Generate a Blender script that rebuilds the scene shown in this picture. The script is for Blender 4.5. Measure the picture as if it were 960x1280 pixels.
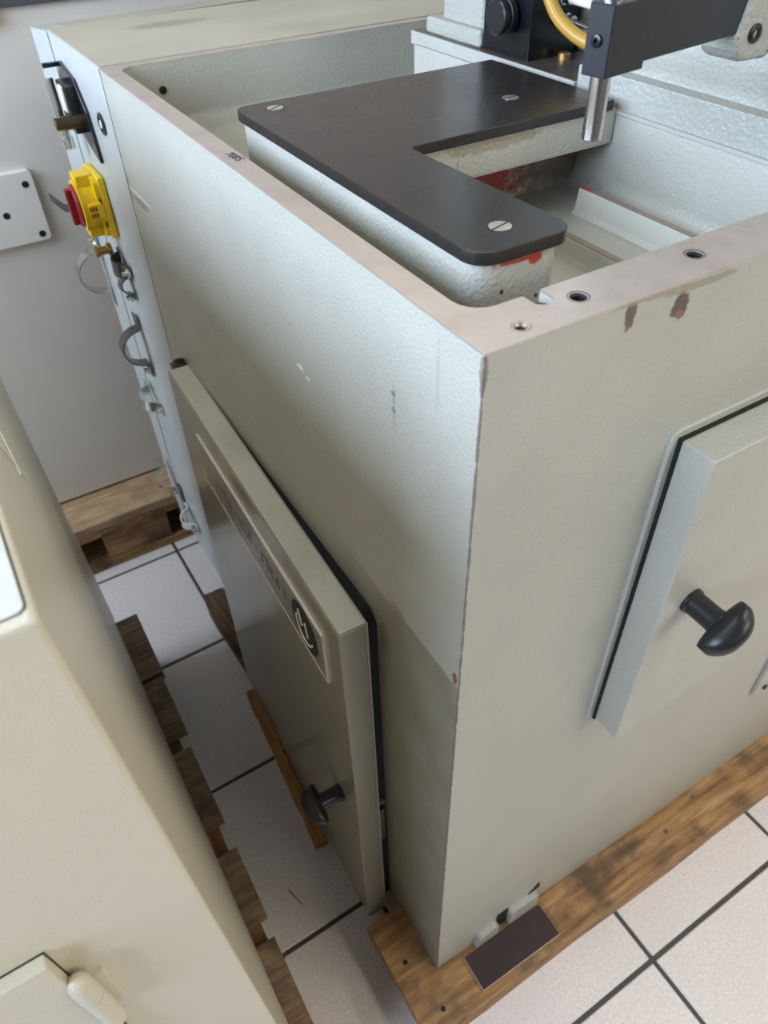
import bpy, bmesh, math, random
from mathutils import Vector, Matrix
random.seed(7)
scene = bpy.context.scene
for o in list(bpy.data.objects): bpy.data.objects.remove(o)
C = scene.collection

# ------------------------------------------------------------------ camera
cam_d = bpy.data.cameras.new('camera'); cam = bpy.data.objects.new('camera', cam_d); C.objects.link(cam)
RC = [[0.8560230412296843, -0.5163319327059466, -0.025017756730280172],
      [-0.37063456670528194, -0.5792966616169972, -0.7259789224215136],
      [0.360353397162926, 0.6307271304655098, -0.6872617522061284]]
r_, u_, f_ = Vector(RC[0]), -Vector(RC[1]), Vector(RC[2])
m = Matrix((r_, u_, -f_)).transposed().to_4x4(); m.translation = (-0.20495, -0.25246, 1.19872)
cam.matrix_world = m
cam_d.sensor_fit = 'VERTICAL'; cam_d.sensor_height = 36; cam_d.sensor_width = 27
cam_d.lens = 931.02 / 1280 * 36
cam_d.clip_start = 0.01; cam_d.clip_end = 60
cam_d.dof.use_dof = True; cam_d.dof.focus_distance = 0.60; cam_d.dof.aperture_fstop = 10.5
scene.camera = cam

# ------------------------------------------------------------------ world, lights, exposure
w = bpy.data.worlds.new('world'); scene.world = w; w.use_nodes = True
bg = w.node_tree.nodes['Background']; bg.inputs[0].default_value = (0.78, 0.86, 1.0, 1); bg.inputs[1].default_value = 0.8
scene.view_settings.view_transform = 'Standard'; scene.view_settings.look = 'None'
scene.view_settings.exposure = 0.0; scene.view_settings.gamma = 1.0; scene.view_settings.use_curve_mapping = False
ZF = -0.083                                   # floor level; z = 0 is the top of the machine's pallet
X0, X1, Y0, Y1, ZC = -1.80, 2.45, -2.25, 2.65, 2.75   # the room

def area(name, loc, rot, sx, sy, power, col):
    l = bpy.data.lights.new(name, 'AREA'); l.shape = 'RECTANGLE'; l.size = sx; l.size_y = sy
    l.energy = power; l.color = col
    o = bpy.data.objects.new(name, l); C.objects.link(o); o.location = loc; o.rotation_euler = rot
    return o
area('window_daylight', (X0 - 0.06, 0.35, 1.785), (0, -math.pi/2, 0), 1.32, 3.0, 160, (0.60, 0.75, 1.0))
area('front_window_daylight', (1.3, Y0 - 0.06, 1.75), (math.pi/2, 0, 0), 1.9, 1.25, 30, (1.0, 0.92, 0.77))
for i, (lx, ly) in enumerate([(0.9, -1.1), (1.9, -1.1), (0.9, 1.4), (-0.8, 0.6)]):
    area('tube_light', (lx, ly, ZC - 0.085), (0, 0, 0), 0.22, 1.1, (13, 13, 8, 9)[i], (1.0, 0.94, 0.82))

# ------------------------------------------------------------------ materials
def L(c):  # sRGB 0..255 -> linear
    return tuple(((v/255)/12.92 if v/255 <= .04045 else ((v/255+.055)/1.055)**2.4) for v in c) + (1,)
class NT:
    def __init__(s, name):
        s.mat = bpy.data.materials.new(name); s.mat.use_nodes = True; s.t = s.mat.node_tree
        s.b = s.t.nodes['Principled BSDF']; s.co = s.n('ShaderNodeTexCoord').outputs['Object']
    def n(s, k, **kw):
        x = s.t.nodes.new(k)
        for a, v in kw.items(): setattr(x, a, v)
        return x
    def l(s, a, b): s.t.links.new(a, b)
    def noise(s, scale, detail=3, vec=None, rough=.5, dim='3D'):
        x = s.n('ShaderNodeTexNoise', noise_dimensions=dim); x.inputs['Scale'].default_value = scale
        x.inputs['Detail'].default_value = detail; x.inputs['Roughness'].default_value = rough
        s.l(vec or s.co, x.inputs['Vector']); return x
    def ramp(s, fac, stops):
        x = s.n('ShaderNodeValToRGB'); e = x.color_ramp.elements
        while len(e) < len(stops): e.new(.5)
        for q, (p, c) in zip(e, stops): q.position = p; q.color = c if len(c) == 4 else (*c, 1)
        s.l(fac, x.inputs[0]); return x.outputs[0]
    def mix(s, fac, a, b, mode='MIX'):
        x = s.n('ShaderNodeMix', data_type='RGBA', blend_type=mode)
        for v, i in ((fac, 0), (a, 6), (b, 7)):
            if isinstance(v, (int, float)): x.inputs[i].default_value = v
            elif isinstance(v, tuple): x.inputs[i].default_value = v
            else: s.l(v, x.inputs[i])
        return x.outputs[2]
    def math(s, op, a, b=0.0, c=0.0):
        x = s.n('ShaderNodeMath', operation=op)
        for i, v in enumerate((a, b, c)):
            if isinstance(v, (int, float)): x.inputs[i].default_value = v
            else: s.l(v, x.inputs[i])
        return x.outputs[0]
    def vm(s, op, a, b):
        x = s.n('ShaderNodeVectorMath', operation=op)
        for i, v in enumerate((a, b)):
            if isinstance(v, tuple): x.inputs[i].default_value = v
            else: s.l(v, x.inputs[i])
        return x
    def bump(s, h, strength, dist=.001):
        x = s.n('ShaderNodeBump'); x.inputs['Strength'].default_value = strength; x.inputs['Distance'].default_value = dist
        s.l(h, x.inputs['Height']); s.l(x.outputs[0], s.b.inputs['Normal'])
    def set(s, col=None, rough=None, metal=None, **kw):
        for k, v in (('Base Color', col), ('Roughness', rough), ('Metallic', metal)):
            if v is None: continue
            if isinstance(v, (int, float, tuple)): s.b.inputs[k].default_value = v
            else: s.l(v, s.b.inputs[k])
    def blob(s, col, c, r, tint, amount=1.0, wob=None, soft=.12, wobs=.7):
        """a chip or smear: ellipsoid with a ragged outline, in object space"""
        d = s.vm('MULTIPLY', s.vm('SUBTRACT', s.co, tuple(c)).outputs[0], tuple(1/x for x in r)).outputs[0]
        ln = s.vm('LENGTH', d, (0, 0, 0)).outputs[1]
        v = s.math('ADD', ln, s.math('MULTIPLY', s.math('SUBTRACT', wob, .5), wobs * 2))
        mr = s.n('ShaderNodeMapRange'); s.l(v, mr.inputs[0]); mr.inputs[1].default_value = 1 - soft; mr.inputs[2].default_value = 1 + soft
        mr.inputs[3].default_value = amount; mr.inputs[4].default_value = 0.0
        return s.mix(mr.outputs[0], col, L(tint)), mr.outputs[0]

def enamel(name, rgb, rough=.38, bump=.35, scale=420, var=.08, blobs=(), dist=.0016, band=False):
    t = NT(name); a = L(rgb)
    n1 = t.noise(9, 4); lo = tuple(v*(1-var) for v in a[:3]); hi = tuple(min(1, v*(1+var)) for v in a[:3])
    col = t.ramp(n1.outputs[0], [(.3, lo), (.7, hi)])
    sp = t.noise(900, 2); col = t.mix(t.ramp(sp.outputs[0], [(.68, (0, 0, 0)), (.76, (.25, .25, .25))]), col, L((110, 108, 92)))
    wob = t.noise(140, 4, rough=.65).outputs[0]; rr = None
    for b in blobs:
        col, f = t.blob(col, b[0], b[1], b[2], b[3] if len(b) > 3 else 1.0, wob, b[4] if len(b) > 4 else .12, b[5] if len(b) > 5 else .7)
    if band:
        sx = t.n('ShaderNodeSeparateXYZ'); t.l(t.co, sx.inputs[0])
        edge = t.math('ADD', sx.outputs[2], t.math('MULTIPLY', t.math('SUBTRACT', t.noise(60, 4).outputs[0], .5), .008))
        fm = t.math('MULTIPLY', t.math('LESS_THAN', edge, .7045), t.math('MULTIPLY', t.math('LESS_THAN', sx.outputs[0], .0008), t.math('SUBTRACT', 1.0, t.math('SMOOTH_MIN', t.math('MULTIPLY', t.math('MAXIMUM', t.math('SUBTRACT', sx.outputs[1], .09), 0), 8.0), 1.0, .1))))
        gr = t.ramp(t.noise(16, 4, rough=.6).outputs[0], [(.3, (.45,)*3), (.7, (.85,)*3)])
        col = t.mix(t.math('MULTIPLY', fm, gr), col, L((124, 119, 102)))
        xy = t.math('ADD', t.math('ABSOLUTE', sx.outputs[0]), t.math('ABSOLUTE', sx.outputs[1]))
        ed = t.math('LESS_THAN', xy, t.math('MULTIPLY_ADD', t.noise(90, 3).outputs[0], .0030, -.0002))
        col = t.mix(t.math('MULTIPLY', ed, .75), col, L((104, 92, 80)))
    t.set(col, rough)
    t.bump(t.noise(scale, 2, rough=.4).outputs[0], bump, dist)
    return t.mat
def plain(name, rgb, rough=.5, metal=0.0, bump=0, scale=200, var=.06, emit=0):
    t = NT(name); a = L(rgb)
    n1 = t.noise(scale*.15, 3)
    t.set(t.ramp(n1.outputs[0], [(.3, tuple(v*(1-var) for v in a[:3])), (.7, tuple(min(1, v*(1+var)) for v in a[:3]))]), rough, metal)
    if bump: t.bump(t.noise(scale, 3).outputs[0], bump, .0005)
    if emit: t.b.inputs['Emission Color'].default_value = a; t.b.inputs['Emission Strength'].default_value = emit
    return t.mat
def brushed(name, rgb, rough, vec, metal=1.0, var=.12, stain=None):
    t = NT(name); a = L(rgb)
    st = t.vm('MULTIPLY', t.co, vec).outputs[0]
    n = t.noise(1, 4, vec=st).outputs[0]
    col = t.ramp(n, [(.3, tuple(v*(1-var) for v in a[:3])), (.7, tuple(min(1, v*(1+var)) for v in a[:3]))])
    big = t.noise(22, 4, rough=.6).outputs[0]
    if stain: col = t.mix(t.ramp(big, [(.45, (0, 0, 0)), (.7, (.75, .75, .75))]), col, L(stain))
    t.set(col, t.ramp(big, [(.3, (rough*.85,)*3), (.7, (min(1, rough*1.2),)*3)]), metal)
    t.bump(n, .12, .0003)
    return t.mat
def wood(name, dark, mid, light, axis='X', grime=(70, 55, 42), scale=1.0):
    t = NT(name)
    oi = t.n('ShaderNodeObjectInfo').outputs['Random']
    off = t.n('ShaderNodeCombineXYZ'); t.l(t.math('MULTIPLY', oi, 37), off.inputs[0]); t.l(t.math('MULTIPLY', oi, 91), off.inputs[1])
    v = t.vm('ADD', t.co, off.outputs[0]).outputs[0]
    s = {'X': (9, 95, 95), 'Y': (95, 9, 95), 'Z': (95, 95, 9)}[axis]
    g = t.noise(scale, 5, vec=t.vm('MULTIPLY', v, s).outputs[0], rough=.62).outputs[0]
    col = t.ramp(g, [(.28, L(dark)), (.5, L(mid)), (.72, L(light))])
    bl = t.noise(14, 5, vec=v, rough=.6).outputs[0]
    col = t.mix(t.ramp(bl, [(.48, (0, 0, 0)), (.68, (.85, .85, .85))]), col, L(grime))
    bri = t.n('ShaderNodeHueSaturation'); t.l(col, bri.inputs['Color'])
    t.l(t.math('MULTIPLY_ADD', oi, .35, .82), bri.inputs['Value'])
    t.set(bri.outputs[0], .78); t.bump(g, .6, .0012)
    return t.mat

CHIP, RED, RUST, WHT, DRK = (96, 78, 68), (150, 62, 42), (140, 98, 58), (226, 222, 205), (92, 92, 88)
M = {}
PAINT = (175, 173, 161)
M['paint'] = enamel('machine_enamel', PAINT, .34, .5, 440, .05, blobs=[
    ((0.1415, 0, .9845), (.0068, .02, .0088), CHIP), ((.1418, 0, .9795), (.0034, .02, .0022), (140, 92, 76)),
    ((0.1005, 0, .9925), (.0042, .02, .0105), (104, 88, 76)),
    ((0.118, 0, .999), (.03, .01, .003), (150, 140, 116), .8),
    ((0.155, 0, .995), (.03, .01, .0025), (140, 132, 108), .7),
    ((0.000, 0.000, .988), (.003, .003, .012), (120, 112, 100), .8),
    ((0, .0885, .916), (.01, .0015, .018), DRK, .35, .5, .9), ((0, .0895, .926), (.01, .0028, .0018), (80, 80, 80), .55, .3), ((0, .089, .913), (.01, .0028, .002), (90, 90, 90), .5, .4),
    ((0, .040, .966), (.01, .0018, .022), (130, 132, 126), .25, .5, .9),
    ((0, .236, .8675), (.01, .007, .0022), WHT), ((0, .2235, .8635), (.01, .004, .0018), WHT),
    ((0, .655, .868), (.01, .030, .0045), (150, 128, 100), .9), ((0, .700, .876), (.01, .012, .02), (128, 112, 92), .7),
    ((0, .66, .8765), (.01, .05, .002), WHT, .7),
    ((0, .006, .712), (.01, .003, .0065), RUST), ((0, .09, .708), (.01, .012, .004), (112, 102, 78), .5, .5),
    ((0, .07, .60), (.01, .02, .07), (126, 122, 100), .35, .5), ((0, .10, .66), (.01, .03, .03), (120, 116, 96), .4, .5),
    ((0, .112, .64), (.01, .01, .02), (104, 82, 44), .6, .4),
    ((.19, 0, .12), (.05, .02, .03), (168, 162, 148), .3, .5),
    ((.185, .285, .93), (.06, .03, .012), (140, 44, 38), .8, .4), ((.29, .28, .93), (.05, .03, .012), (110, 96, 84), .6, .5),
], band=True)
M['paint_smooth'] = enamel('machine_enamel_smooth', (172, 170, 160), .34, .4, 380, .06)
M['paint_blue'] = enamel('rear_panel_enamel', (184, 187, 182), .34, .15, 300, .05)
M['cover_top'] = enamel('rear_cover_enamel', (176, 170, 150), .42, .12, 260, .08, blobs=[
    ((.14, .875, 1.0), (.05, .018, .02), (140, 132, 112), .7, .3), ((.50, .84, 1.0), (.06, .03, .02), (150, 143, 122), .5, .3),
    ((.33, .80, 1.0), (.08, .03, .02), (196, 190, 172), .4, .5)])
M['tub'] = enamel('tub_enamel', (178, 176, 166), .34, .7, 380, .08, blobs=[
    ((.20, .30, .945), (.075, .06, .03), (122, 44, 36), .9, .3), ((.31, .36, .93), (.05, .07, .05), (96, 84, 74), .8, .4),
    ((.30, .13, .93), (.006, .005, .01), (60, 50, 44)), ((.245, .19, .93), (.003, .003, .01), (70, 60, 54)),
    ((.16, .11, .93), (.02, .012, .01), (150, 146, 124), .6, .4)])
M['block'] = enamel('pedestal_enamel', (177, 174, 162), .36, .6, 380, .10, blobs=[
    ((.083, .07, 1.001), (.020, .02, .0032), (168, 66, 42), .95), ((.094, .07, .9985), (.0055, .02, .0045), (172, 62, 38)),
    ((.062, .07, .966), (.0012, .02, .009), (140, 56, 40)), ((.070, .07, .982), (.0014, .02, .0014), (70, 60, 50)),
    ((.098, .07, .972), (.0014, .02, .0014), (70, 60, 50)), ((.20, .252, .999), (.05, .02, .006), (150, 138, 116), .8),
    ((.165, .252, .985), (.0006, .02, .02), (140, 132, 112), .6),
    ((.20, .298, .950), (.075, .03, .024), (140, 40, 34), .95, .3), ((.31, .298, .955), (.045, .03, .03), (84, 66, 58), .8, .4)])
M['rib'] = enamel('rib_enamel', (190, 190, 176), .4, .4, 300, .06, blobs=[])
M['ribwear'] = enamel('worn_rib_top', (126, 110, 100), .5, .5, 300, .3, blobs=[((.28, .235, .95), (.02, .012, .02), (150, 70, 56))])
M['cast'] = enamel('column_enamel', (164, 163, 152), .36, .8, 300, .06)
M['steel'] = brushed('ground_steel', (176, 160, 150), .40, (40, 900, 40), .82, .10, (136, 118, 110))
M['steel_side'] = brushed('ground_steel_rim', (208, 196, 186), .40, (700, 700, 10), .70, .06, (186, 170, 160))
M['brownsteel'] = brushed('pedestal_top_steel', (128, 116, 106), .40, (500, 60, 40), .8, .15, (96, 84, 76))
M['black_plate'] = brushed('blackened_plate', (60, 56, 54), .27, (60, 300, 60), .5, .12, (68, 62, 58))
M['black_block'] = brushed('blackened_block', (36, 36, 40), .40, (300, 300, 60), .2, .15)
M['blackbox'] = plain('black_lacquer', (22, 22, 26), .22, 0, .1, 90)
M['blackplastic'] = plain('black_plastic', (30, 30, 32), .33, 0, .15, 260)
M['rubber'] = plain('black_rubber', (14, 14, 14), .75)
M['hole'] = plain('dark_hole', (22, 21, 20), .6)
M['screw'] = brushed('screw_steel', (208, 200, 190), .34, (500, 60, 60), .85, .1)
M['chrome'] = brushed('rod_steel', (205, 203, 200), .20, (20, 20, 500), 1.0, .05)
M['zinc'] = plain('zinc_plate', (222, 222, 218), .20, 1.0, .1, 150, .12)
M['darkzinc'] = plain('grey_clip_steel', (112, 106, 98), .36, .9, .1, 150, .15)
M['brass'] = plain('brass', (184, 150, 92), .36, .85)
M['bronze'] = plain('tarnished_lock_barrel', (96, 82, 60), .40, .8)
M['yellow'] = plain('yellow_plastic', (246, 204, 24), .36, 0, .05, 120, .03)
M['red'] = plain('red_plastic', (150, 22, 34), .35)
M['print'] = plain('dark_print', (120, 84, 20), .6)
M['hose'] = plain('yellow_hose', (176, 136, 52), .28)
M['whitetube'] = plain('white_tube', (224, 224, 216), .35)
M['whiteplastic'] = plain('white_plastic', (226, 220, 196), .4)
M['door'] = enamel('door_enamel_shaded', (150, 146, 130), .22, .06, 300, .05)  # side door paint, darkened to carry the shade of the narrow gap
M['doortop_lit'] = enamel('door_edge_enamel_lit', (204, 202, 186), .42, .2, 300, .06, blobs=[  # same door paint, lightened on top to carry the overhead light
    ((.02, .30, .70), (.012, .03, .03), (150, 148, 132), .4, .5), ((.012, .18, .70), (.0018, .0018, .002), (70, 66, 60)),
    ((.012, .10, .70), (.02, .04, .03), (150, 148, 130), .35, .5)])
M['nameplate'] = brushed('nameplate_metal', (168, 162, 154), .36, (40, 40, 600), .3, .12, (118, 108, 100))
M['plate_edge'] = plain('nameplate_edge', (236, 232, 222), .3, 0)
M['ink'] = plain('nameplate_ink', (38, 36, 34), .45)
M['fadedink'] = plain('faded_lettering', (112, 106, 98), .5)
M['cream'] = enamel('cream_powder_coat', (206, 198, 176), .30, .30, 700, .025, dist=.0016)
M['creamside'] = M['cream']
M['creamtop'] = enamel('cream_top_panel', (206, 205, 198), .38, .22, 320, .02)
M['greypanel'] = enamel('grey_cabinet_panel', (224, 216, 205), .42, .08, 200, .03)
M['greycover'] = enamel('light_cover_plate', (232, 226, 216), .42, .06, 200, .03)
M['darkgrey'] = plain('dark_grey_ledge', (74, 76, 80), .5)
M['board'] = wood('pallet_wood_x', (98, 70, 42), (152, 114, 72), (186, 148, 102), 'X', (80, 62, 46))
M['board2'] = wood('pallet_wood_light', (140, 112, 80), (186, 156, 116), (204, 178, 138), 'X', (146, 118, 88))
M['boardg'] = wood('weathered_pallet_wood', (88, 70, 54), (130, 106, 82), (158, 132, 102), 'X', (74, 60, 48))
M['bearer'] = wood('pallet_wood_y', (92, 64, 38), (140, 102, 62), (172, 132, 86), 'Y', (70, 54, 40))
M['bark'] = wood('rough_bark_wood', (60, 42, 28), (104, 76, 50), (140, 106, 70), 'Y', (46, 34, 26))
M['strip'] = wood('fresh_wood_strip', (164, 112, 54), (196, 144, 78), (214, 168, 104), 'Y', (150, 106, 60))
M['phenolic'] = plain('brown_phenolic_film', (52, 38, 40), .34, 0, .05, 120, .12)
M['plyedge'] = plain('plywood_edge', (182, 160, 134), .7)
M['grout'] = plain('dark_grout', (78, 76, 72), .85, 0, .4, 300)
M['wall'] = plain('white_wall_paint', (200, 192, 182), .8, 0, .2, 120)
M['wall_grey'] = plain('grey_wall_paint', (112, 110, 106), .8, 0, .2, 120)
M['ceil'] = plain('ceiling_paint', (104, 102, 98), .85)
M['frame'] = plain('window_frame_white', (225, 225, 222), .4)
M['lamp'] = plain('lamp_housing', (225, 225, 222), .4)
t = NT('floor_tile_glaze'); oi = t.n('ShaderNodeObjectInfo').outputs['Random']
off = t.n('ShaderNodeCombineXYZ'); t.l(t.math('MULTIPLY', oi, 53), off.inputs[0]); t.l(t.math('MULTIPLY', oi, 17), off.inputs[1])
v = t.vm('ADD', t.co, off.outputs[0]).outputs[0]
c = t.ramp(t.noise(230, 4, vec=v, rough=.7).outputs[0], [(.34, L((214, 204, 196))), (.62, L((240, 231, 223)))])
c = t.mix(t.ramp(t.noise(7, 4, vec=v).outputs[0], [(.4, (0, 0, 0)), (.75, (.45, .45, .45))]), c, L((216, 208, 202)))
t.set(c, .42); t.bump(t.noise(160, 3, vec=v).outputs[0], .15, .0006); M['tile'] = t.mat

# ------------------------------------------------------------------ mesh helpers
class B:
    def __init__(s): s.bm = bmesh.new()
    def box(s, x0, x1, y0, y1, z0, z1, bev=0, seg=2, mat=None):
        b = bmesh.new(); bmesh.ops.create_cube(b, size=1)
        for v in b.verts:
            v.co = Vector(((x0+x1)/2 + v.co.x*(x1-x0), (y0+y1)/2 + v.co.y*(y1-y0), (z0+z1)/2 + v.co.z*(z1-z0)))
        if bev: bmesh.ops.bevel(b, geom=b.edges[:], offset=bev, segments=seg, profile=.6, affect='EDGES')
        if mat: b.transform(mat)
        s.add(b); return s
    def add(s, b):
        me = bpy.data.meshes.new('tmp'); b.to_mesh(me); b.free(); s.bm.from_mesh(me); bpy.data.meshes.remove(me); return s
    def cyl(s, p0, p1, r0, r1=None, n=24, bev=0):
        r1 = r0 if r1 is None else r1; p0, p1 = Vector(p0), Vector(p1); d = p1 - p0
        b = bmesh.new(); bmesh.ops.create_cone(b, cap_ends=True, segments=n, radius1=r0, radius2=r1, depth=d.length)
        if bev:
            e = [e for e in b.edges if abs(e.verts[0].co.z - e.verts[1].co.z) < 1e-7]
            bmesh.ops.bevel(b, geom=e, offset=bev, segments=2, profile=.5, affect='EDGES')
        b.transform(Matrix.Translation((p0+p1)/2) @ d.to_track_quat('Z', 'Y').to_matrix().to_4x4()); s.add(b); return s
    def lathe(s, p0, axis, prof, n=28):
        """prof: (radius, distance along axis)"""
        b = bmesh.new(); rings = []
        for r, h in prof:
            rings.append([b.verts.new((max(r, 1e-5)*math.cos(2*math.pi*i/n), max(r, 1e-5)*math.sin(2*math.pi*i/n), h)) for i in range(n)])
        for a, c in zip(rings, rings[1:]):
            for i in range(n): b.faces.new((a[i], a[(i+1) % n], c[(i+1) % n], c[i]))
        b.faces.new(rings[0][::-1]); b.faces.new(rings[-1])
        b.transform(Matrix.Translation(Vector(p0)) @ Vector(axis).to_track_quat('Z', 'Y').to_matrix().to_4x4()); s.add(b); return s
    def prism(s, poly, lo, hi, axis='Z', bev=0, seg=2):
        """polygon extruded: axis Z -> poly (x,y); Y -> (x,z); X -> (y,z)"""
        f = {'Z': lambda a, c, h: (a, c, h), 'Y': lambda a, c, h: (a, h, c), 'X': lambda a, c, h: (h, a, c)}[axis]
        b = bmesh.new(); v0 = [b.verts.new(f(a, c, lo)) for a, c in poly]; v1 = [b.verts.new(f(a, c, hi)) for a, c in poly]
        b.faces.new(v0[::-1]); top = b.faces.new(v1); n = len(poly)
        for i in range(n): b.faces.new((v0[i], v0[(i+1) % n], v1[(i+1) % n], v1[i]))
        bmesh.ops.recalc_face_normals(b, faces=b.faces[:])
        if bev: bmesh.ops.bevel(b, geom=b.edges[:], offset=bev, segments=seg, profile=.6, affect='EDGES')
        s.add(b); return s
    def tube(s, pts, r, n=12, closed=False):
        pts = [Vector(p) for p in pts]; b = bmesh.new(); rings = []; up = None
        for i, p in enumerate(pts):
            d = (pts[min(i+1, len(pts)-1)] - pts[max(i-1, 0)]).normalized()
            if up is None: up = d.orthogonal().normalized()
            up = (up - d*up.dot(d)).normalized(); sd = d.cross(up)
            rings.append([b.verts.new(p + r*(math.cos(2*math.pi*k/n)*up + math.sin(2*math.pi*k/n)*sd)) for k in range(n)])
        for a, c in zip(rings, rings[1:]):
            for k in range(n): b.faces.new((a[k], a[(k+1) % n], c[(k+1) % n], c[k]))
        b.faces.new(rings[0][::-1]); b.faces.new(rings[-1]); s.add(b); return s
    def strap(s, path, wvec, thick):
        """flat band along a path; wvec = width vector"""
        b = bmesh.new(); pts = [Vector(p) for p in path]; wv = Vector(wvec); rings = []
        for i, p in enumerate(pts):
            d = (pts[min(i+1, len(pts)-1)] - pts[max(i-1, 0)]).normalized(); nn = d.cross(wv).normalized() * thick/2
            rings.append([b.verts.new(q) for q in (p-wv/2-nn, p+wv/2-nn, p+wv/2+nn, p-wv/2+nn)])
        for a, c in zip(rings, rings[1:]):
            for k in range(4): b.faces.new((a[k], a[(k+1) % 4], c[(k+1) % 4], c[k]))
        b.faces.new(rings[0][::-1]); b.faces.new(rings[-1]); s.add(b); return s
def obj(name, b, mat, parent=None, loc=None, rot=None, smooth=32):
    bm = b.bm if isinstance(b, B) else b
    bmesh.ops.recalc_face_normals(bm, faces=bm.faces[:])
    me = bpy.data.meshes.new(name); bm.to_mesh(me); bm.free()
    me.materials.append(M[mat] if isinstance(mat, str) else mat)
    for p in me.polygons: p.use_smooth = True
    me.set_sharp_from_angle(angle=math.radians(smooth))
    o = bpy.data.objects.new(name, me); C.objects.link(o)
    wn = o.modifiers.new('weighted_normal', 'WEIGHTED_NORMAL'); wn.keep_sharp = True; wn.weight = 80
    if parent: o.parent = parent
    if loc: o.location = loc
    if rot: o.rotation_euler = rot
    return o
def empty(name, loc=(0, 0, 0), rot=(0, 0, 0), parent=None):
    o = bpy.data.objects.new(name, None); C.objects.link(o); o.location = loc; o.rotation_euler = rot
    o.empty_display_size = .05
    if parent: o.parent = parent
    return o
def tag(o, label=None, cat=None, group=None, kind=None):
    for k, v in (('label', label), ('category', cat), ('group', group), ('kind', kind)):
        if v: o[k] = v
    return o
def rpoly(pts, rad, seg=5):
    """round the corners of a polygon; rad a number or list"""
    out = []; n = len(pts)
    for i in range(n):
        r = rad[i] if isinstance(rad, (list, tuple)) else rad
        p, a, c = Vector(pts[i]), Vector(pts[i-1]), Vector(pts[(i+1) % n])
        if r <= 0: out.append(tuple(p)); continue
        u, v = (a-p).normalized(), (c-p).normalized(); ang = u.angle(v); t = r/math.tan(ang/2)
        t = min(t, (a-p).length*.49, (c-p).length*.49); r = t*math.tan(ang/2)
        cc = p + (u+v).normalized()*r/math.sin(ang/2); s0, s1 = p+u*t-cc, p+v*t-cc
        a0 = math.atan2(s0.y, s0.x); da = math.atan2(s1.y, s1.x) - a0
        while da > math.pi: da -= 2*math.pi
        while da < -math.pi: da += 2*math.pi
        for k in range(seg+1): out.append((cc.x + r*math.cos(a0+da*k/seg), cc.y + r*math.sin(a0+da*k/seg)))
    return out
def circ(cx, cy, r, n=20): return [(cx+r*math.cos(2*math.pi*i/n), cy+r*math.sin(2*math.pi*i/n)) for i in range(n)]
def plate_with_holes(bm, loops, z):
    es = []; vl = []
    for lp in loops:
        vs = [bm.verts.new((x, y, z)) for x, y in lp]; vl.append(vs)
        es += [bm.edges.new((vs[i], vs[(i+1) % len(vs)])) for i in range(len(vs))]
    bmesh.ops.triangle_fill(bm, edges=es, use_beauty=True)
    return vl
def wallq(bm, a, b):
    n = len(a)
    for i in range(n): bm.faces.new((a[i], a[(i+1) % n], b[(i+1) % n], b[i]))

# ------------------------------------------------------------------ the room
TS, TR, TX, TY = 0.306, 0.012, 0.299, -0.147
fl = B().box(X0, X1, Y0, Y1, ZF-.06, ZF-.0025)
floor = tag(obj('floor', fl, 'grout'), 'pale speckled tile floor with dark grout joints', kind='structure')
proto = None
for i in range(-9, 8):
    for j in range(-7, 10):
        cx, cy = TX + (i+.5)*TS, TY + (j+.5)*TS
        px, py = math.cos(TR)*cx - math.sin(TR)*cy, math.sin(TR)*cx + math.cos(TR)*cy
        if not (X0+.13 < px < X1-.13 and Y0+.13 < py < Y1-.13): continue
        if proto is None:
            h = TS/2 - .0035
            proto = obj('tile', B().box(-h, h, -h, h, -.006, 0, .0015, 1), 'tile', floor); o = proto
        else:
            o = proto.copy(); C.objects.link(o); o.parent = floor
        o.location = (px, py, ZF); o.rotation_euler = (0, 0, TR)
T = .12
def wall(name, b, m_='wall'): return tag(obj(name, b, m_), kind='structure')
wb = B(); wy0, wy1, wz0, wz1 = -1.15, 1.85, 1.12, 2.45
wb.box(X0-T, X0, Y0, Y1, ZF-.06, wz0).box(X0-T, X0, Y0, Y1, wz1, ZC).box(X0-T, X0, Y0, wy0, wz0, wz1).box(X0-T, X0, wy1, Y1, wz0, wz1)
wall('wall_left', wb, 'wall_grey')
wf = B(); vx0, vx1 = .35, 2.25
wf.box(X0-T, X1+T, Y0-T, Y0, ZF-.06, wz0).box(X0-T, X1+T, Y0-T, Y0, wz1, ZC).box(X0-T, vx0, Y0-T, Y0, wz0, wz1).box(vx1, X1+T, Y0-T, Y0, wz0, wz1)
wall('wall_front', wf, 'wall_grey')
wall('wall_back', B().box(X0-T, X1+T, Y1, Y1+T, ZF-.06, ZC))
wall('wall_right', B().box(X1, X1+T, Y0, Y1, ZF-.06, ZC))
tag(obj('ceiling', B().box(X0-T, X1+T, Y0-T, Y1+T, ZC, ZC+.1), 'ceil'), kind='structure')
def frame(name, b): return tag(obj(name, b, 'frame'), kind='structure')
fb = B()
for a, c in ((wy0, wy0+.05), (wy1-.05, wy1), (.325, .375)): fb.box(X0-.05, X0-.01, a, c, wz0, wz1)
fb.box(X0-.05, X0-.01, wy0, wy1, wz0, wz0+.05).box(X0-.05, X0-.01, wy0, wy1, wz1-.05, wz1); frame('window_1', fb)
fb = B()
for a, c in ((vx0, vx0+.05), (vx1-.05, vx1), (1.275, 1.325)): fb.box(a, c, Y0-.05, Y0-.01, wz0, wz1)
fb.box(vx0, vx1, Y0-.05, Y0-.01, wz0, wz0+.05).box(vx0, vx1, Y0-.05, Y0-.01, wz1-.05, wz1); frame('window_2', fb)

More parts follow.
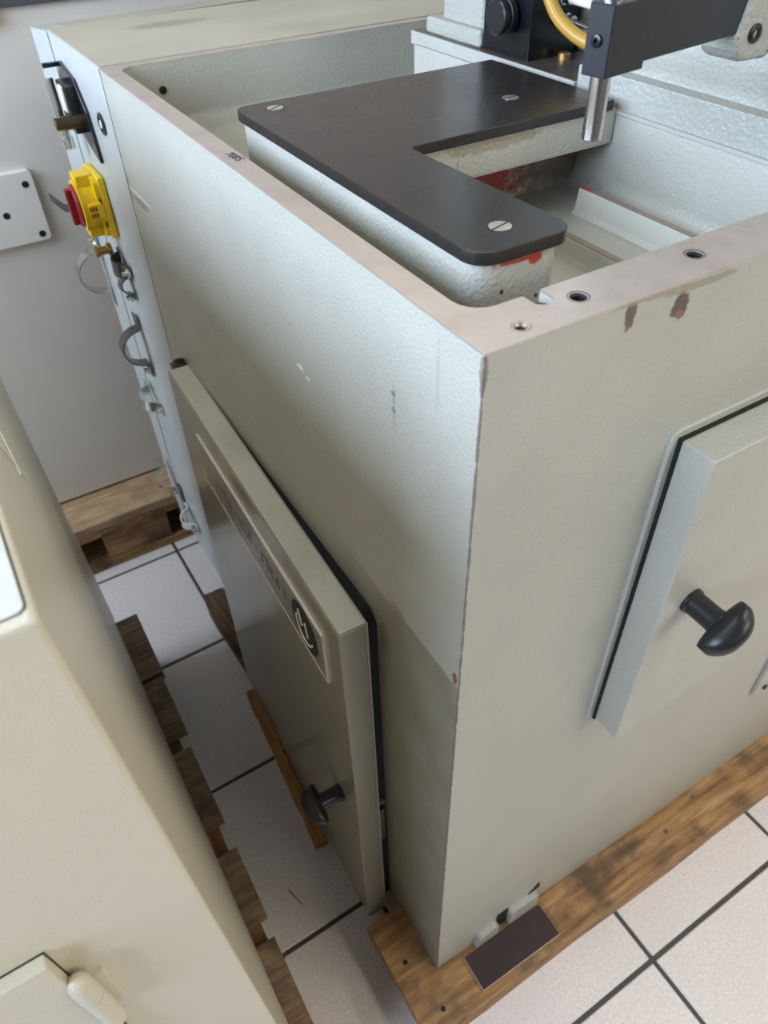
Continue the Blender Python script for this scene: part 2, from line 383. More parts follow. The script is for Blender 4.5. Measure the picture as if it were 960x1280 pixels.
LAMPS = [('above the front left of the room', 0.9, -1.1), ('above the front right of the room', 1.9, -1.1), ('above the back left of the room', 0.9, 1.4), ('above the cream cabinet', -0.8, 0.6)]
for where, lx, ly in LAMPS:
    e = tag(empty('ceiling_lamp', (lx, ly, ZC)), 'white tube lamp housing on the ceiling ' + where, 'lamp', 'ceiling lamps')
    obj('housing', B().box(-.14, .14, -.6, .6, -.08, 0, .006), 'lamp', e)
    obj('end_cap', B().box(-.135, .135, -.615, -.6, -.076, -.004, .004), 'frame', e); obj('end_cap', B().box(-.135, .135, .6, .615, -.076, -.004, .004), 'frame', e)

# ------------------------------------------------------------------ the machine
mach = tag(empty('machine_tool'), 'grey-green enamelled cast iron machine with open tub, black plate and side doors', 'machine')
XB, YB = .92, .698                      # body outline
inner = rpoly([(.018, .0375), (.0538, .0375), (.0538, .0228), (.0668, .0228), (.0668, .0385), (.335, .0395), (.335, .592), (.62, .592), (.62, .686), (.018, .686)],
              [.020, .001, .0062, .0062, .0005, .012, .01, .01, .01, .018])
outer = rpoly([(0, 0), (XB, 0), (XB, YB), (0, YB)], .0012, 2)
holes = [circ(.0323, .0121, .0042), circ(.0787, .0199, .0052), circ(.1712, .0216, .0052)]
ZT, ZTUB = .9988, .930
bm = bmesh.new()
vl = plate_with_holes(bm, [outer, inner] + holes, ZT)
ob = [bm.verts.new((x, y, .0012)) for x, y in outer]; wallq(bm, vl[0], ob); bm.faces.new(ob)
ins = [bm.verts.new((x, y, ZTUB+.016)) for x, y in inner]; wallq(bm, vl[1], ins)
cxm, cym = .2, .3
def inset(x, y, d):
    return (x + (d if x < .03 else (-d if x > .33 else 0)), y + (d if y < .05 else (-d if y > .58 else 0)))
prev = ins
for k in (1, 2, 3, 4):
    a = k/4*math.pi/2; d = .016*(1-math.cos(a)); zz = ZTUB + .016*(1-math.sin(a))
    cur = []
    for (x, y) in inner:
        dx = d if x < .03 else (-d if (x > .32 and x < .345 and y < .6) else 0)
        dy = d if y < .045 else (-d if y > .67 else 0)
        cur.append(bm.verts.new((x+dx, y+dy, zz)))
    wallq(bm, prev, cur); prev = cur
bm.edges.ensure_lookup_table()
bm.faces.new(prev)
for hv in vl[2:]:
    hb = [bm.verts.new((v.co.x, v.co.y, ZT-.018)) for v in hv]; wallq(bm, hv, hb); bm.faces.new(hb)
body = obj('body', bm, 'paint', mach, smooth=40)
bm = bmesh.new()
oin = [(x*(1 if x < .01 else 1), y) for x, y in outer]
vt = plate_with_holes(bm, [oin, inner] + holes, 1.0)
for lp in vt:
    lo = [bm.verts.new((v.co.x, v.co.y, ZT)) for v in lp]; wallq(bm, lp, lo)
rim = tag(obj('rim', bm, 'steel_side', mach), 'bare ground steel rim with milled marks')
for hx, hy, r in ((.0323, .0121, .0042), (.0787, .0199, .0052), (.1712, .0216, .0052)):
    b = bmesh.new(); n = 20; prof = [(r+.0012, 1.0003), (r-.0004, .9992), (r-.0012, .9985), (r-.0012, .985)]
    rings = [[b.verts.new((hx+q*math.cos(2*math.pi*i/n), hy+q*math.sin(2*math.pi*i/n), z)) for i in range(n)] for q, z in prof]
    for a, c in zip(rings, rings[1:]): wallq(b, a, c)
    b.faces.new(rings[-1]); obj('threaded_hole', b, 'hole' if hx > .05 else 'steel', rim)
obj('slot_floor', B().prism([(.0220, .9965), (.0385, .9925), (.0385, .95), (.0220, .95)], .0536, .0670, 'X'), 'brownsteel', rim)
# stamped number on the rim
cu = bpy.data.curves.new('stamp', 'FONT'); cu.body = '7085'; cu.size = .011; cu.extrude = .00015; cu.align_x = 'CENTER'
to = bpy.data.objects.new('stamp', cu); C.objects.link(to); dg = bpy.context.evaluated_depsgraph_get()
sm = bpy.data.meshes.new_from_object(to.evaluated_get(dg)); bpy.data.objects.remove(to); sm.materials.append(M['darkgrey'])
so = bpy.data.objects.new('stamped_number', sm); C.objects.link(so); so.parent = rim; so.location = (.0075, .345, 1.0002); so.rotation_euler = (0, 0, -1.45); tag(so, 'stamped number 7085')
# tub back wall bolt
obj('tub_bolt', B().lathe((.062, .6865, .972), (0, -1, 0), [(.0042, 0), (.0042, .002), (.0028, .0024), (.002, .001)]), 'hole', mach)
# ribs on the tub floor
for (xr, ya, yb_, zt) in ((.288, .045, .238, .951), (.219, .045, .236, .946)):
    rb = obj('tub_rib', B().prism([(xr-.010, ZTUB-.001), (xr-.006, ZTUB+.004), (xr-.0035, zt), (xr+.0035, zt), (xr+.006, ZTUB+.004), (xr+.010, ZTUB-.001)], ya, yb_, 'Y', .001, 2), 'rib', mach)
    obj('worn_edge', B().box(xr-.003, xr+.003, ya, yb_-.001, zt-.0005, zt+.0006), 'ribwear', rb)
# pedestal block under the plate
ZP = 1.012; TP = .0085
blk = B()
blk.prism(rpoly([(.050, .075), (.117, .075), (.117, .425), (.050, .425)], [.016, .014, .004, .012]), ZTUB-.002, ZP-TP, 'Z')
blk.box(.115, .334, .256, .425, .974, ZP-TP, .003, 2)
blk.box(.115, .334, .298, .425, ZTUB-.002, .977)
obj('plate_support', blk, 'block', mach)
pl = B().prism(rpoly([(.046, .070), (.121, .070), (.116, .252), (.326, .252), (.326, .4275), (.046, .4275)], [.016, .014, .006, .003, .003, .012]), ZP-TP, ZP, 'Z', .0009, 2)
plate = tag(obj('top_plate', pl, 'black_plate', mach), 'black L-shaped plate with three slotted screws')
for sx, sy, a in ((.0762, .4049, .55), (.2572, .3094, .1), (.0827, .0969, .25)):
    s = B(); r = .0073
    for sg in (1, -1):
        pts = [(r*math.cos(q), sg*max(.0008, r*math.sin(q))) for q in [math.pi*k/14 for k in range(15)]]
        s.prism(pts if sg > 0 else pts[::-1], -.002, .0004)
    sc = obj('slotted_screw', s, 'screw', plate, (sx, sy, ZP), (0, 0, a))
    obj('countersink', B().lathe((sx, sy, ZP-.0004), (0, 0, 1), [(.0082, 0), (.0082, .0005)]), 'hole', plate)
# pedestal / slideway on the right of the tub
ped = obj('pedestal', B().box(.335, .86, .315, .592, .9985, ZP, .0012, 2), 'paint_smooth', mach)
obj('machined_face', B().box(.3365, .80, .3165, .5905, ZP-.0004, ZP+.0004), 'brownsteel', ped)
obj('brass_plug', B().lathe((.382, .3835, ZP), (0, 0, 1), [(.0062, 0), (.0062, .005), (.0055, .006), (.002, .006)]), 'brass', ped)
lg = obj('side_ledge', B().box(.338, .86, .042, .315, .9985, 1.026, .0015, 2), 'cast', mach)
obj('ledge_lip', B().box(.334, .36, .042, .3, .9975, 1.0008, .0006, 1), 'paint_smooth', lg)
# column
col = B().prism([(.352, 1.024), (.356, 1.031), (.364, 1.037), (.372, 1.046), (.400, 1.16), (.44, 1.42), (.86, 1.42), (.86, 1.024)], .05, .315, 'Y', .004, 3)
col.box(.415, .86, .29, .575, ZP, 1.42, .008, 3)
col.box(.352, .46, .478, .556, ZP, 1.42, .010, 3)
col.box(.342, .45, .47, .572, ZP, 1.028, .004, 3)
column = obj('column', col, 'cast', mach)
lug = B().prism(rpoly([(.283, 1.066), (.325, 1.066), (.42, 1.15), (.42, 1.30), (.345, 1.30)], [.014, .010, 0, 0, .01]), .118, .150, 'Y', .005, 3)
lugo = obj('clamp_lug', lug, 'cast', mach)
obj('socket_screw', B().lathe((.3035, .1183, 1.083), (0, -1, 0), [(.0058, 0), (.0058, .0016), (.0050, .002), (.0030, .002), (.0030, -.002), (0, -.002)]), 'blackbox', lugo)
# arm with the probe rod
ax, ay = .1544, .1009; ang = math.radians(8)
arm = empty('arm_pivot', (0, 0, 0)); bpy.data.objects.remove(arm)
am = B(); Mx = Matrix.Translation((ax, ay, 0)) @ Matrix.Rotation(ang, 4, 'Z')
am.box(0, .036, 0, .0175, 1.080, 1.1165, .0006, 1, Mx)
am.box(.030, .19, .001, .0165, 1.0835, 1.1165, .0006, 1, Mx)
armo = tag(obj('gauge_arm', am, 'black_block', mach), 'black steel arm holding a bright rod')
p = Mx @ Vector((.0085, .0088, 0))
obj('probe_rod', B().lathe((p.x, p.y, 1.044), (0, 0, 1), [(.0054, 0), (.0062, .0008), (.0062, .0955), (.0055, .096)]), 'chrome', armo)
q0, q1 = Mx @ Vector((-.0002, .0088, 1.0985)), Mx @ Vector((-.0022, .0088, 1.0985))
obj('set_screw', B().lathe(tuple(q0), tuple(q1-q0), [(.0034, 0), (.0034, .0014), (.0026, .0018), (.0015, .0018), (.0015, 0), (0, 0)], 16), 'blackbox', armo)
# valve box with knob, fittings, hose
vb = obj('valve_box', B().box(.346, .405, .396, .470, ZP, 1.13, .0012, 2), 'blackbox', mach)
obj('valve_knob', B().lathe((.346, .425, 1.048), (-1, 0, 0), [(.010, 0), (.010, .004), (.0155, .005), (.0155, .011), (.0135, .012), (.0135, .014), (.0155, .015), (.0155, .020), (.014, .0215), (0, .0215)], 32), 'blackplastic', vb)
obj('button', B().lathe((.346, .437, 1.068), (-1, 0, 0), [(.005, 0), (.005, .012), (.003, .014), (0, .0145)], 16), 'screw', vb)
for nm, fx, fz, rr in (('fitting', .378, 1.046, .0062), ('fitting', .372, 1.064, .0055)):
    ft = B().lathe((fx, .396, fz), (0, -1, 0), [(rr*1.1, 0), (rr*1.1, .004), (rr*.8, .005), (rr*.8, .006)], 16)
    ft.cyl((fx, .390, fz), (fx, .380, fz), rr*1.05, n=6, bev=.0005); ft.cyl((fx, .381, fz), (fx, .372, fz), rr*.75)
    obj(nm, ft, 'zinc', vb)
obj('metal_pipe', B().tube([(.378, .375, 1.046), (.378, .35, 1.044), (.38, .32, 1.042)], .0028), 'zinc', vb)
obj('white_tube', B().tube([(.372, .374, 1.064), (.372, .34, 1.063), (.372, .30, 1.063), (.372, .26, 1.066)], .0035), 'whitetube', mach)
hp = [Vector((.352, .40, 1.10)), Vector((.350, .386, 1.078)), Vector((.348, .366, 1.058)), Vector((.348, .345, 1.047)), Vector((.350, .32, 1.040)), Vector((.356, .29, 1.038))]
hs = []
for i in range(len(hp)-1):
    a, b_, c_, d_ = hp[max(i-1, 0)], hp[i], hp[i+1], hp[min(i+2, len(hp)-1)]
    for k in range(6):
        tt = k/6; hs.append(.5*((2*b_) + (c_-a)*tt + (2*a-5*b_+4*c_-d_)*tt**2 + (-a+3*b_-3*c_+d_)*tt**3))
hs.append(hp[-1]); obj('yellow_hose', B().tube(hs, .0060, 14), 'hose', mach)

# front door with T-knob, lower cover, foot lugs
fx0, fx1, fz0, fz1 = .176, .62, .517, .875
bd = B()
bd.prism(rpoly([(fx0-.008, fz0-.008), (fx1+.008, fz0-.008), (fx1+.008, fz1+.008), (fx0-.008, fz1+.008)], .01), -.003, .002, 'Y', .0022, 3)
obj('door_surround', bd, 'paint', mach)
obj('door_seal', B().box(fx0-.0015, fx1, fz0 and -.006, -.002, fz0-.001, fz1+.0015), 'rubber', mach)
fd = tag(obj('front_door', B().box(fx0, fx1, -.034, -.005, fz0, fz1, .0022, 3), 'paint', mach), 'raised box door with black T-handle')
def tknob(parent, base, ax_, up, sc=1.0):
    a = Vector(ax_).normalized(); b_ = Vector(base)
    k = B().lathe(b_, a, [(.0112*sc, 0), (.0112*sc, .003*sc), (.0100*sc, .0038*sc), (.0100*sc, .022*sc), (.0110*sc, .028*sc), (.007*sc, .034*sc)], 24)
    ko = obj('knob_stem', k, 'blackplastic', parent)
    u = Vector(up).normalized(); s = a.cross(u)
    bmk = bmesh.new(); bmesh.ops.create_uvsphere(bmk, u_segments=28, v_segments=16, radius=1)
    for v in bmk.verts:
        x, y, z = v.co                                  # x along up (length), y across, z axis
        cut = .0
        zz = z*.0128*sc
        if z < 0: zz *= 1 - .25*abs(x)
        ln = max(-.93, min(.93, math.copysign(abs(x)**.8, x)))
        co = u*(ln*.0255*sc) + s*(y*.0118*sc*(1+.2*abs(x))) + a*(zz - .006*sc*(x*x))
        v.co = b_ + a*.037*sc + co
    obj('knob_grip', B().add(bmk), 'blackplastic', parent)
tknob(fd, (.2125, -.034, .710), (0, -1, 0), (.45, 0, -.9) if False else (.80, 0, .60), 1.08)
ac = obj('access_cover', B().box(.532, .80, -.006, 0, .262, .505, .002, 2), 'paint', mach)
obj('cover_bolt', B().cyl((.552, -.0062, .272), (.552, -.0085, .272), .004, n=12), 'hole', ac)
ft = B()
ft.prism(rpoly([(.062, .0015), (.1015, .0015), (.1015, .040), (.068, .030)], [0, 0, .008, .006]), -.009, .001, 'Y', .0012, 2)
obj('foot_lug', ft, 'paint', mach); ft = B()
ft.prism(rpoly([(.121, .0052), (.172, .0052), (.172, .050), (.121, .046)], [0, 0, .006, .006]), -.009, .001, 'Y', .0012, 2)
obj('foot_lug', ft, 'paint', mach)
obj('foot_slot', B().box(.1015, .121, -.0012, .004, .0045, .052), 'hole', mach)
obj('foot_recess', B().prism([(.155, .046), (.178, .052), (.175, .071)], -.0012, .004, 'Y'), 'hole', mach)

# side door (hinged at its far end, slightly ajar)
sd = empty('side_door', (-.0446, .117, 0), (0, 0, -.0332), mach)
W_, TD, DZ0, DZ1 = .500, .030, -.028, .6705
tag(sd, 'boxy side door standing slightly ajar with nameplate and black knob')
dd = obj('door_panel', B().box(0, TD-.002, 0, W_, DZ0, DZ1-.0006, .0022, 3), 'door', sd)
obj('door_top_edge', B().box(.0022, TD-.0022, .0022, W_-.0022, DZ1-.001, DZ1), 'doortop_lit', sd)
obj('door_flange', B().box(TD-.0022, TD, .001, W_-.001, DZ0+.001, DZ1-.001), 'paint_smooth', sd)
obj('door_gasket', B().prism(rpoly([(.127, -.020), (.612, -.020), (.612, .662), (.127, .662)], .018), -.013, .0006, 'X'), 'rubber', mach)
hg = B().cyl((.020, W_+.010, .630), (.020, W_+.010, .672), .0095, n=20, bev=.001).box(.008, .036, W_-.002, W_+.016, .635, .6705, .0015)
obj('hinge', hg, 'darkzinc', sd); obj('hinge_pin', B().lathe((.020, W_+.010, .6715), (0, 0, 1), [(.0062, 0), (.0062, .0012), (.004, .0018), (0, .0008)], 18), 'hole', sd)
obj('lock_bolt', B().cyl((TD, .012, .30), (TD+.012, .012, .30), .006, n=14).box(TD+.001, TD+.009, .006, .018, .20, .285, .001), 'darkzinc', sd)
# nameplate: local y = along door from near edge
np_ = obj('nameplate', B().box(-.0022, .0002, .036, .402, .556, .630, .0004, 1), 'nameplate', sd)
obj('nameplate_border', B().box(-.0028, .0004, .035, .403, .6296, .6318).box(-.0028, .0004, .0345, .0362, .5552, .6318).box(-.0028, .0004, .4016, .403, .556, .6318).box(-.0026, .0004, .035, .403, .5548, .5562), 'plate_edge', sd)
tag(np_, 'metal nameplate with dark oval emblem and worn lettering')
lo = B(); lo.prism([(.083 + .031*math.cos(q), .593 + .0325*math.sin(q)) for q in [2*math.pi*k/36 for k in range(36)]], -.0027, -.0021, 'X')
obj('emblem', lo, 'ink', sd)
def arc(cy, cz, ry, rz, a0, a1, n=14): return [(-.0029, cy + ry*math.cos(math.radians(a0+(a1-a0)*k/n)), cz + rz*math.sin(math.radians(a0+(a1-a0)*k/n))) for k in range(n+1)]
ar = B().tube(arc(.083, .591, .019, .021, 200, 380), .0012, 6).tube([(-.0029, .094, .612), (-.0029, .089, .590), (-.0029, .080, .604), (-.0029, .075, .585)], .0011, 6)
obj('emblem_stroke', ar, 'plate_edge', sd)
yy = .352
for k in range(13):                                     # worn illegible lettering: short strokes
    tx = B()
    if k == 8: yy -= .022
    hgt = random.choice((.016, .018, .02)); kind = k % 4
    tx.prism({0: [(0, 0), (.010, 0), (.010, .002), (.0025, .002), (.0025, hgt), (0, hgt)],
              1: [(0, 0), (.0025, 0), (.0025, hgt-.002), (.010, hgt-.002), (.010, hgt), (0, hgt)],
              2: [(.004, 0), (.0065, 0), (.0065, hgt-.002), (.010, hgt-.002), (.010, hgt), (0, hgt), (0, hgt-.002), (.004, hgt-.002)],
              3: [(0, 0), (.0025, 0), (.0025, hgt*.4), (.008, hgt*.4), (.008, 0), (.0105, 0), (.0105, hgt*.55), (.0025, hgt*.55), (.0025, hgt), (0, hgt)]}[kind], -.0026, -.0021, 'X')
    obj('letter', tx, 'fadedink', sd, (0, yy-.0105, .584))
    yy -= .0155
tknob(sd, (0, .046, .300), (-1, 0, 0), (0, .86, .50), 1.05)

# rear electrical box behind the seam, its back cover and top
rb = tag(obj('rear_housing', B().box(0.0005, .92, .7015, .9475, .10, .9992, .0015, 2), 'paint_blue', mach), 'sheet-metal electrical housing behind the tub')
obj('housing_top', B().box(.002, .92, .7035, .9465, .999, 1.0006), 'cover_top', rb)
obj('housing_seam', B().box(.0004, .91, .6975, .7020, .10, .9985), 'hole', rb)
bc = obj('back_cover', B().prism(rpoly([(.951, .998), (1.066, .986), (1.074, .78), (1.012, .16), (.985, .078), (.951, .078)], [.002, .004, 0, .02, .012, .002]), .0, .028, 'X', .0012, 2), 'paint_blue', mach)
obj('cover_lip', B().prism([(0, .9985), (.105, .987), (.105, .95), (0, .95)], 0, .87, 'X', .001, 2), 'cover_top', bc, (.028, .955, 0), (0, 0, .07))
obj('cover_gap', B().box(.0004, .88, .9470, .9515, .10, .996).box(.03, .88, .95, 1.03, .10, .962), 'hole', bc)
obj('grommet', B().lathe((.0002, .7534, .9315), (-1, 0, 0), [(.0125, 0), (.0125, .002), (.0095, .003), (.008, .001), (0, .001)], 28), 'blackbox', rb)
obj('grommet_centre', B().cyl((0, .7534, .9315), (-.0022, .7534, .9315), .0045, n=16), 'greycover', rb)
# lock on the housing
lk = obj('lock_plate', B().prism([(.806, .872), (.838, .880), (.905, .905), (.922, .955), (.905, .972), (.845, .962), (.815, .930)], -.004, .0005, 'X', .0006, 1), 'blackbox', mach)
tag(lk, 'black lock plate with key barrel and white tag')
obj('lock_case', B().box(-.016, -.003, .845, .895, .900, .955, .002, 2), 'blackplastic', lk)
obj('lock_barrel', B().lathe((-.004, .848, .915), (-1, 0, 0), [(.0085, 0), (.0085, .022), (.0075, .024), (.0075, .034), (.006, .035)], 20), 'bronze', lk)
obj('lock_tag', B().box(-.020, -.0165, .850, .868, .925, .955, .0008, 1), 'whiteplastic', lk)
obj('lock_rod', B().cyl((-.022, .895, .885), (-.022, .905, .955), .006, n=14).cyl((-.022, .892, .872), (-.022, .895, .886), .008, n=14), 'zinc', lk)
obj('lock_hook', B().box(-.024, .0, .905, .911, .966, .971), 'blackbox', lk)
# yellow main switch
sw = empty('main_switch', (0, .872, .805), (0, 0, 0), mach); tag(sw, 'yellow rotary main switch with red dial')
obj('switch_base', B().box(-.010, 0, -.036, .036, -.042, .042, .004, 3), 'yellow', sw)
obj('switch_flange', B().prism(rpoly([(-.034, -.040), (.034, -.040), (.034, .040), (-.034, .040)], .010), -.016, -.009, 'X', .001, 2), 'yellow', sw)
hs_ = B().lathe((-.014, 0, 0), (-1, 0, 0), [(.032, 0), (.032, .020), (.0335, .0205), (.0335, .023), (.030, .0235), (.030, .022)], 36)
hs_.box(-.030, -.012, -.038, -.026, -.010, .010, .002).box(-.034, -.010, -.016, .016, .028, .042, .002).box(-.034, -.010, -.016, .016, -.042, -.028, .002)
obj('switch_housing', hs_, 'yellow', sw)
rd = B().lathe((-.037, 0, 0), (-1, 0, 0), [(.028, 0), (.028, .003), (.025, .005), (0, .005)], 32); rd.box(-.050, -.040, -.006, .006, -.024, .024, .002)
obj('switch_dial', rd, 'red', sw)
for z0 in (.008, -.024): obj('switch_slot', B().box(-.013, -.011, -.0365, -.0358, z0, z0+.008), 'hole', sw)
pr = B()
for r2 in range(2):
    for k in range(3): pr.box(-.030+k*.004, -.0275+k*.004, -.0388, -.0379, -.0075+r2*.0085, -.0015+r2*.0085)
obj('switch_print', pr, 'print', sw)
sh = B().strap([(-.042, .012, -.006), (-.052, .026, -.008), (-.058, .034, -.002), (-.064, .046, .004)], (0, .002, .011), .0012)
obj('padlock_tab', sh, 'darkzinc', sw)

# pipe clips
def clip(pos, yaw, roll, size, mat, open_=1.25):
    e = empty('pipe_clip', pos, (roll, 0, yaw), mach)
    R_ = size
    pts = [(-.0015, -R_*1.75, 0), (-.0015, -R_*1.05, 0)]
    for k in range(17):
        a = math.radians(-90 - 0 - 180*k/16*open_*.8 + 0); pts.append((-.002 - R_*1.0 - R_*math.cos(math.radians(180*k/16*1.0 - 0))*0 + 0, 0, 0)) if False else None
        th = math.radians(-90 + 180*k/16); pts.append((-.0015 - R_*1.15*math.cos(th), R_*math.sin(th), 0))
    pts += [(-.0015, R_*1.05, 0), (-.0015, R_*1.75, 0)]
    obj('strap', B().strap(pts, (0, 0, .026), .0022), mat, e)
    bo = B().cyl((-.001, -R_*1.45, 0), (-.006, -R_*1.45, 0), 0.0075, n=6, bev=.0005).cyl((-.004, -R_*1.45, 0), (-.012, -R_*1.45, 0), .0040, n=12)
    obj('bolt', bo, 'zinc', e)
    return e
clip((-.004, 1.030, .640), 0.0, math.radians(-90), .036, 'zinc')
c2 = clip((-.002, .842, .722), 0, math.radians(15), .014, 'darkzinc')
obj('brass_gland', B().lathe((-.010, .868, .738), (-1, 0, 0), [(.009, 0), (.009, .006), (.006, .007), (.006, .018), (.008, .019), (.008, .024), (.004, .025)], 18), 'brass', mach)
clip((-.002, .842, .690), 0, math.radians(75), .012, 'darkzinc')
clip((-.002, .868, .575), 0, math.radians(85), .030, 'darkzinc')
clip((-.002, .900, .455), .1, math.radians(20), .021, 'zinc')
clip((-.006, .965, .225), .2, math.radians(60), .022, 'zinc')
clip((-.003, .868, .185), 0, math.radians(25), .018, 'zinc')
obj('bracket', B().box(-.003, 0, .905, .925, .195, .235, .001), 'darkzinc', mach)

# ------------------------------------------------------------------ pallet under the machine
def board(name, x0, x1, y0, y1, z0, z1, mat, parent, rot=0, bev=.002):
    cx, cy, cz = (x0+x1)/2, (y0+y1)/2, (z0+z1)/2
    b = B(); hx, hy, hz = (x1-x0)/2, (y1-y0)/2, (z1-z0)/2
    bb = bmesh.new(); bmesh.ops.create_cube(bb, size=1)
    for v in bb.verts: v.co = Vector((v.co.x*2*hx, v.co.y*2*hy, v.co.z*2*hz))
    long_ = [e for e in bb.edges if abs((e.verts[0].co-e.verts[1].co).x if hx > hy else (e.verts[0].co-e.verts[1].co).y) > 1e-6]
    bmesh.ops.subdivide_edges(bb, edges=long_, cuts=10, use_grid_fill=True)
    rn = random.Random(hash((round(x0, 3), round(y0, 3))) & 0xffff)
    for v in bb.verts:
        if hx > hy: v.co.y += rn.uniform(-.0016, .0016)
        else: v.co.x += rn.uniform(-.0016, .0016)
        if abs(v.co.z) < hz+1 and v.co.z < 0: v.co.z += rn.uniform(0, .001)
    b.add(bb)
    return obj(name, b, mat, parent, (cx, cy, cz), (0, 0, rot), 50)
pal = tag(empty('wooden_pallet', (0, 0, 0)), 'brown wooden pallet of thick planks under the machine', 'pallet', 'wooden pallets')
board('plank', -.057, 1.0, -.067, .100, -.026, 0, 'board', pal)
board('plank', .06, 1.0, .56, .69, -.026, 0, 'board', pal)
board('bearer', -.050, 1.0, -.064, .04, ZF, -.027, 'board', pal)
board('bearer', .06, 1.0, .57, .68, ZF, -.027, 'board', pal)
board('crosspiece', .04, .14, .1, .57, ZF, -.03, 'bearer', pal)
board('crosspiece', .60, .70, .1, .57, ZF, -.03, 'bearer', pal)
for nx, ny in ((-.034, .030), (-.02, -.045), (.50, -.012), (.42, -.03), (.72, -.02)):
    obj('nail', B().cyl((nx, ny, -.0005), (nx, ny, .0008), .0035, n=12), 'hole' if nx < .1 else 'darkzinc', pal)
# film-faced plywood offcut at the front of the foot
ply = tag(empty('plywood_offcut', (.1075, -.031, 0), (0, 0, 0)), 'dark brown film-faced plywood piece lying on the pallet by the machine foot', 'board')
obj('core', B().box(-.0685, .0700, -.0265, .0205, .0003, .0040), 'plyedge', ply)
obj('film', B().box(-.0675, .0690, -.0255, .0205, .0040, .0047), 'phenolic', ply)

# ------------------------------------------------------------------ wood bits on the floor
lb = bmesh.new(); bmesh.ops.create_cube(lb, size=1); bmesh.ops.subdivide_edges(lb, edges=lb.edges[:], cuts=5, use_grid_fill=True)
rn = random.Random(3)
for v in lb.verts:
    k = 1 - .25*(abs(v.co.y)*2)**4
    v.co = Vector((v.co.x*.058*k + rn.uniform(-.002, .002), v.co.y*.215, v.co.z*.046*k + rn.uniform(-.0015, .0015)))
tag(obj('wood_block', B().add(lb), 'bark', None, (.004, .765, ZF+.024), (0, 0, .06), 60), 'rough dark wood chunk on the tiles behind the side door', 'wood')
st = board('wood_strip', -.010, .010, -.17, .17, -.009, .009, 'strip', None)
st.location = (-.0405, .44, ZF+.0095); st.rotation_euler = (0, 0, -.055)
tag(st, 'narrow orange wood strip on the tiles beneath the side door', 'wood')
tag(obj('wood_splinter', B().tube([(-.128, .238, ZF+.0012), (-.125, .225, ZF+.002), (-.119, .205, ZF+.0012)], .0011, 6), 'strip'), 'tiny wood splinter on a floor tile', 'splinter')

# ------------------------------------------------------------------ cream cabinet in the left foreground, on its own pallet
PZ = .060
cab = tag(empty('cream_cabinet', (-.227, -.057, 1.005), (0, math.radians(-1.1), 0)), 'cream powder-coated cabinet in the left foreground with pale top panel', 'cabinet')
CH = 1.005 - PZ - .0125
obj('cabinet_body', B().box(-.62, 0, 0, .885, -CH, 0, .0034, 4), 'cream', cab)
obj('top_panel', B().prism(rpoly([(-.58, .006), (-.0032, .006), (-.0032, .86), (-.58, .86)], .0035), -.0005, .0006, 'Z', .0003, 1), 'creamtop', cab)
obj('panel_joint', B().prism(rpoly([(-.5808, .0053), (-.0025, .0053), (-.0025, .8608), (-.5808, .8608)], .004), -.0006, .0002, 'Z'), 'hole', cab)
cd = obj('cabinet_door', B().box(-.55, -.0755, -.0085, .0, -.85, -.2165, .0015, 2), 'cream', cab)
obj('door_gap', B().box(-.5505, -.0751, -.0008, .0005, -.8505, -.2161), 'hole', cd)
hx_, hy_ = -.0715, -.0085
hn = obj('cabinet_hinge', B().lathe((hx_, hy_, -.304), (0, 0, 1), [(.0064, -.016), (.0064, .0292)], 24), 'cream', cab)
obj('hinge_knuckle', B().lathe((hx_, hy_, -.2735), (0, 0, 1), [(.0064, -.0005+.0), (.0064, .020), (.0058, .0235), (.0040, .0262), (.0015, .0272), (0, .0273)], 24), 'cream', hn)
obj('hinge_ring', B().lathe((hx_, hy_, -.2748), (0, 0, 1), [(.0060, 0), (.0060, .0014)], 24), 'hole', hn)
obj('hinge_leaf', B().box(hx_+.001, hx_+.010, -.003, .0005, -.318, -.268, .001), 'cream', hn)
obj('lint', B().tube([(.0008, .18, -.040), (.0012, .215, -.075), (.001, .24, -.10), (.0012, .30, -.16)], .0006, 5).tube([(.0008, .255, -.075), (.0013, .25, -.10), (.001, .245, -.115)], .0006, 5), 'whitetube', cab)
cp = tag(empty('wooden_pallet', (-.55, .4, ZF)), 'weathered grey-brown pallet under the cream cabinet, board ends showing', 'pallet', 'wooden pallets')
def rel(o, e):
    o.parent = e; o.matrix_parent_inverse = Matrix.Translation(-e.location); return o
for y0, y1, xe in ((.648, .805, -.168), (.515, .640, -.173), (.335, .478, -.178), (.172, .282, -.178), (-.055, .140, -.181)):
    o = board('board', -.92, xe, y0, y1, PZ-.022, PZ, 'boardg', None); rel(o, cp)
for y0, y1, xe in ((-.05, .075, -.195), (.30, .46, -.193), (.66, .80, -.191)):
    rel(board('block', xe-.10, xe, y0, y1, ZF+.022, PZ-.045, 'boardg', None), cp)
for x0, x1 in ((-.32, -.190), (-.62, -.50), (-.92, -.80)):
    rel(board('stringer', x0, x1, -.05, .80, PZ-.044, PZ-.022, 'bearer', None), cp)
    rel(board('skid', x0, x1, -.05, .80, ZF, ZF+.022, 'bearer', None), cp)

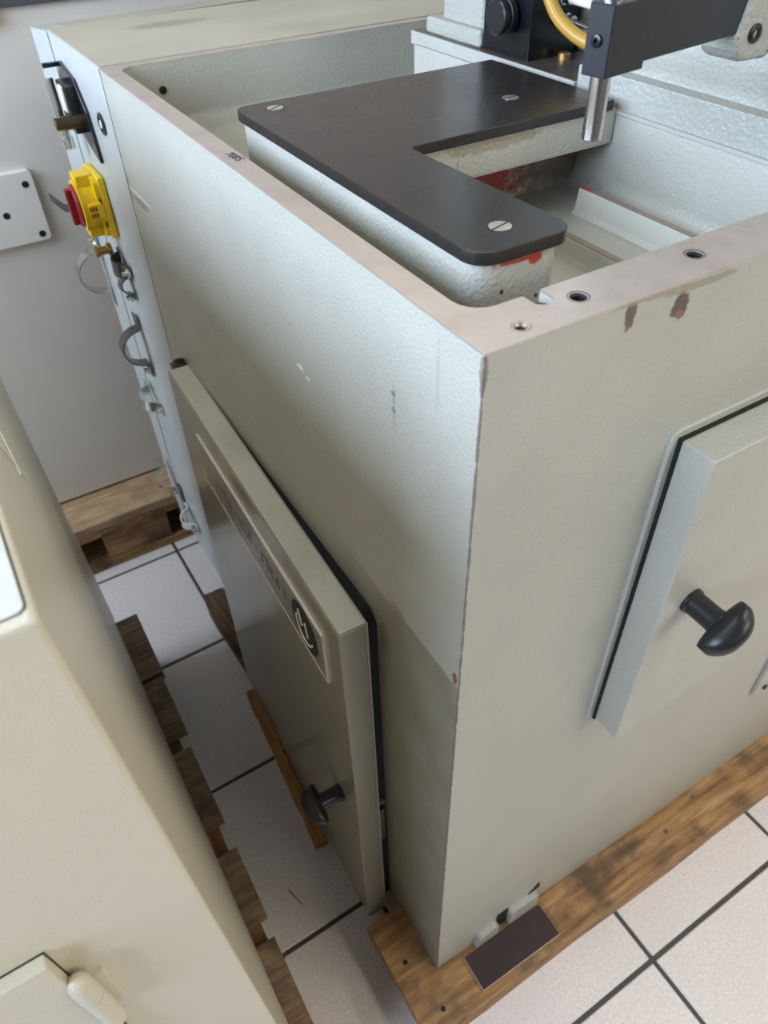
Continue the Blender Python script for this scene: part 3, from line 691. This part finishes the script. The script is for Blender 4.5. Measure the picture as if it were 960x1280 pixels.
# ------------------------------------------------------------------ grey cabinet at the back on its pallet
gc = tag(empty('grey_cabinet', (-.2, 1.21, .058)), 'plain light grey cabinet standing behind on a pallet with a bolted cover plate', 'cabinet')
g = lambda n, b, m_, p=gc: obj(n, b.bm if False else b, m_, p, None)
def gbox(n, x0, x1, y0, y1, z0, z1, m_, p, bev=.002):
    return obj(n, B().box(x0+.2, x1+.2, y0-1.21, y1-1.21, z0-.058, z1-.058, bev, 2), m_, p)
gbox('cabinet_body', -.95, .70, 1.212, 1.75, .064, 1.02, 'greypanel', gc)
gbox('base_shadow_gap', -.94, .69, 1.222, 1.74, .0585, .066, 'hole', gc, 0)
tp = gbox('top_ledge', -.95, .70, 1.200, 1.75, .992, 1.06, 'darkgrey', gc)
gbox('ledge_bracket', -.35, -.033, 1.188, 1.22, .975, 1.06, 'darkgrey', tp)
cpv = obj('cover_plate', B().prism(rpoly([(-.26+.2, .644-.058), (-.047+.2, .644-.058), (-.047+.2, .765-.058), (-.26+.2, .765-.058)], .008), -.010, .003, 'Y', .003, 3), 'greycover', gc)
for sx, sz in ((-.0627, .743), (-.1094, .699), (-.0625, .657), (-.245, .743), (-.245, .657)):
    obj('cover_screw', B().lathe((sx+.2, -.0095, sz-.058), (0, -1, 0), [(.0058, 0), (.0058, .0012), (.004, .0016), (0, .001)], 16), 'hole', cpv)
bp = tag(empty('wooden_pallet', (-.2, 1.4, ZF)), 'pale wooden pallet under the grey cabinet at the back', 'pallet', 'wooden pallets')
yb0 = 1.105
for y0, y1 in ((yb0, yb0+.145), (1.30, 1.40), (1.47, 1.57), (1.66, 1.80)):
    rel(board('board', -.75, .55, y0, y1, .036, .058, 'board2', None), bp)
for x0, x1 in ((-.75, -.61), (-.165, -.015), (.41, .55)):
    rel(board('stringer', x0, x1, yb0, 1.80, .014, .036, 'bearer', None), bp)
    for y0 in (yb0+.004, 1.42, 1.69):
        rel(board('block', x0, x1, y0, y0+.10, ZF+.022, .014, 'board', None), bp)
for y0, y1 in ((yb0, yb0+.10), (1.42, 1.52), (1.70, 1.80)):
    rel(board('skid', -.75, .55, y0, y1, ZF, ZF+.022, 'board', None), bp)
rel(board('front_rail', -.75, .55, yb0, yb0+.022, .016, .036, 'board', None), bp)
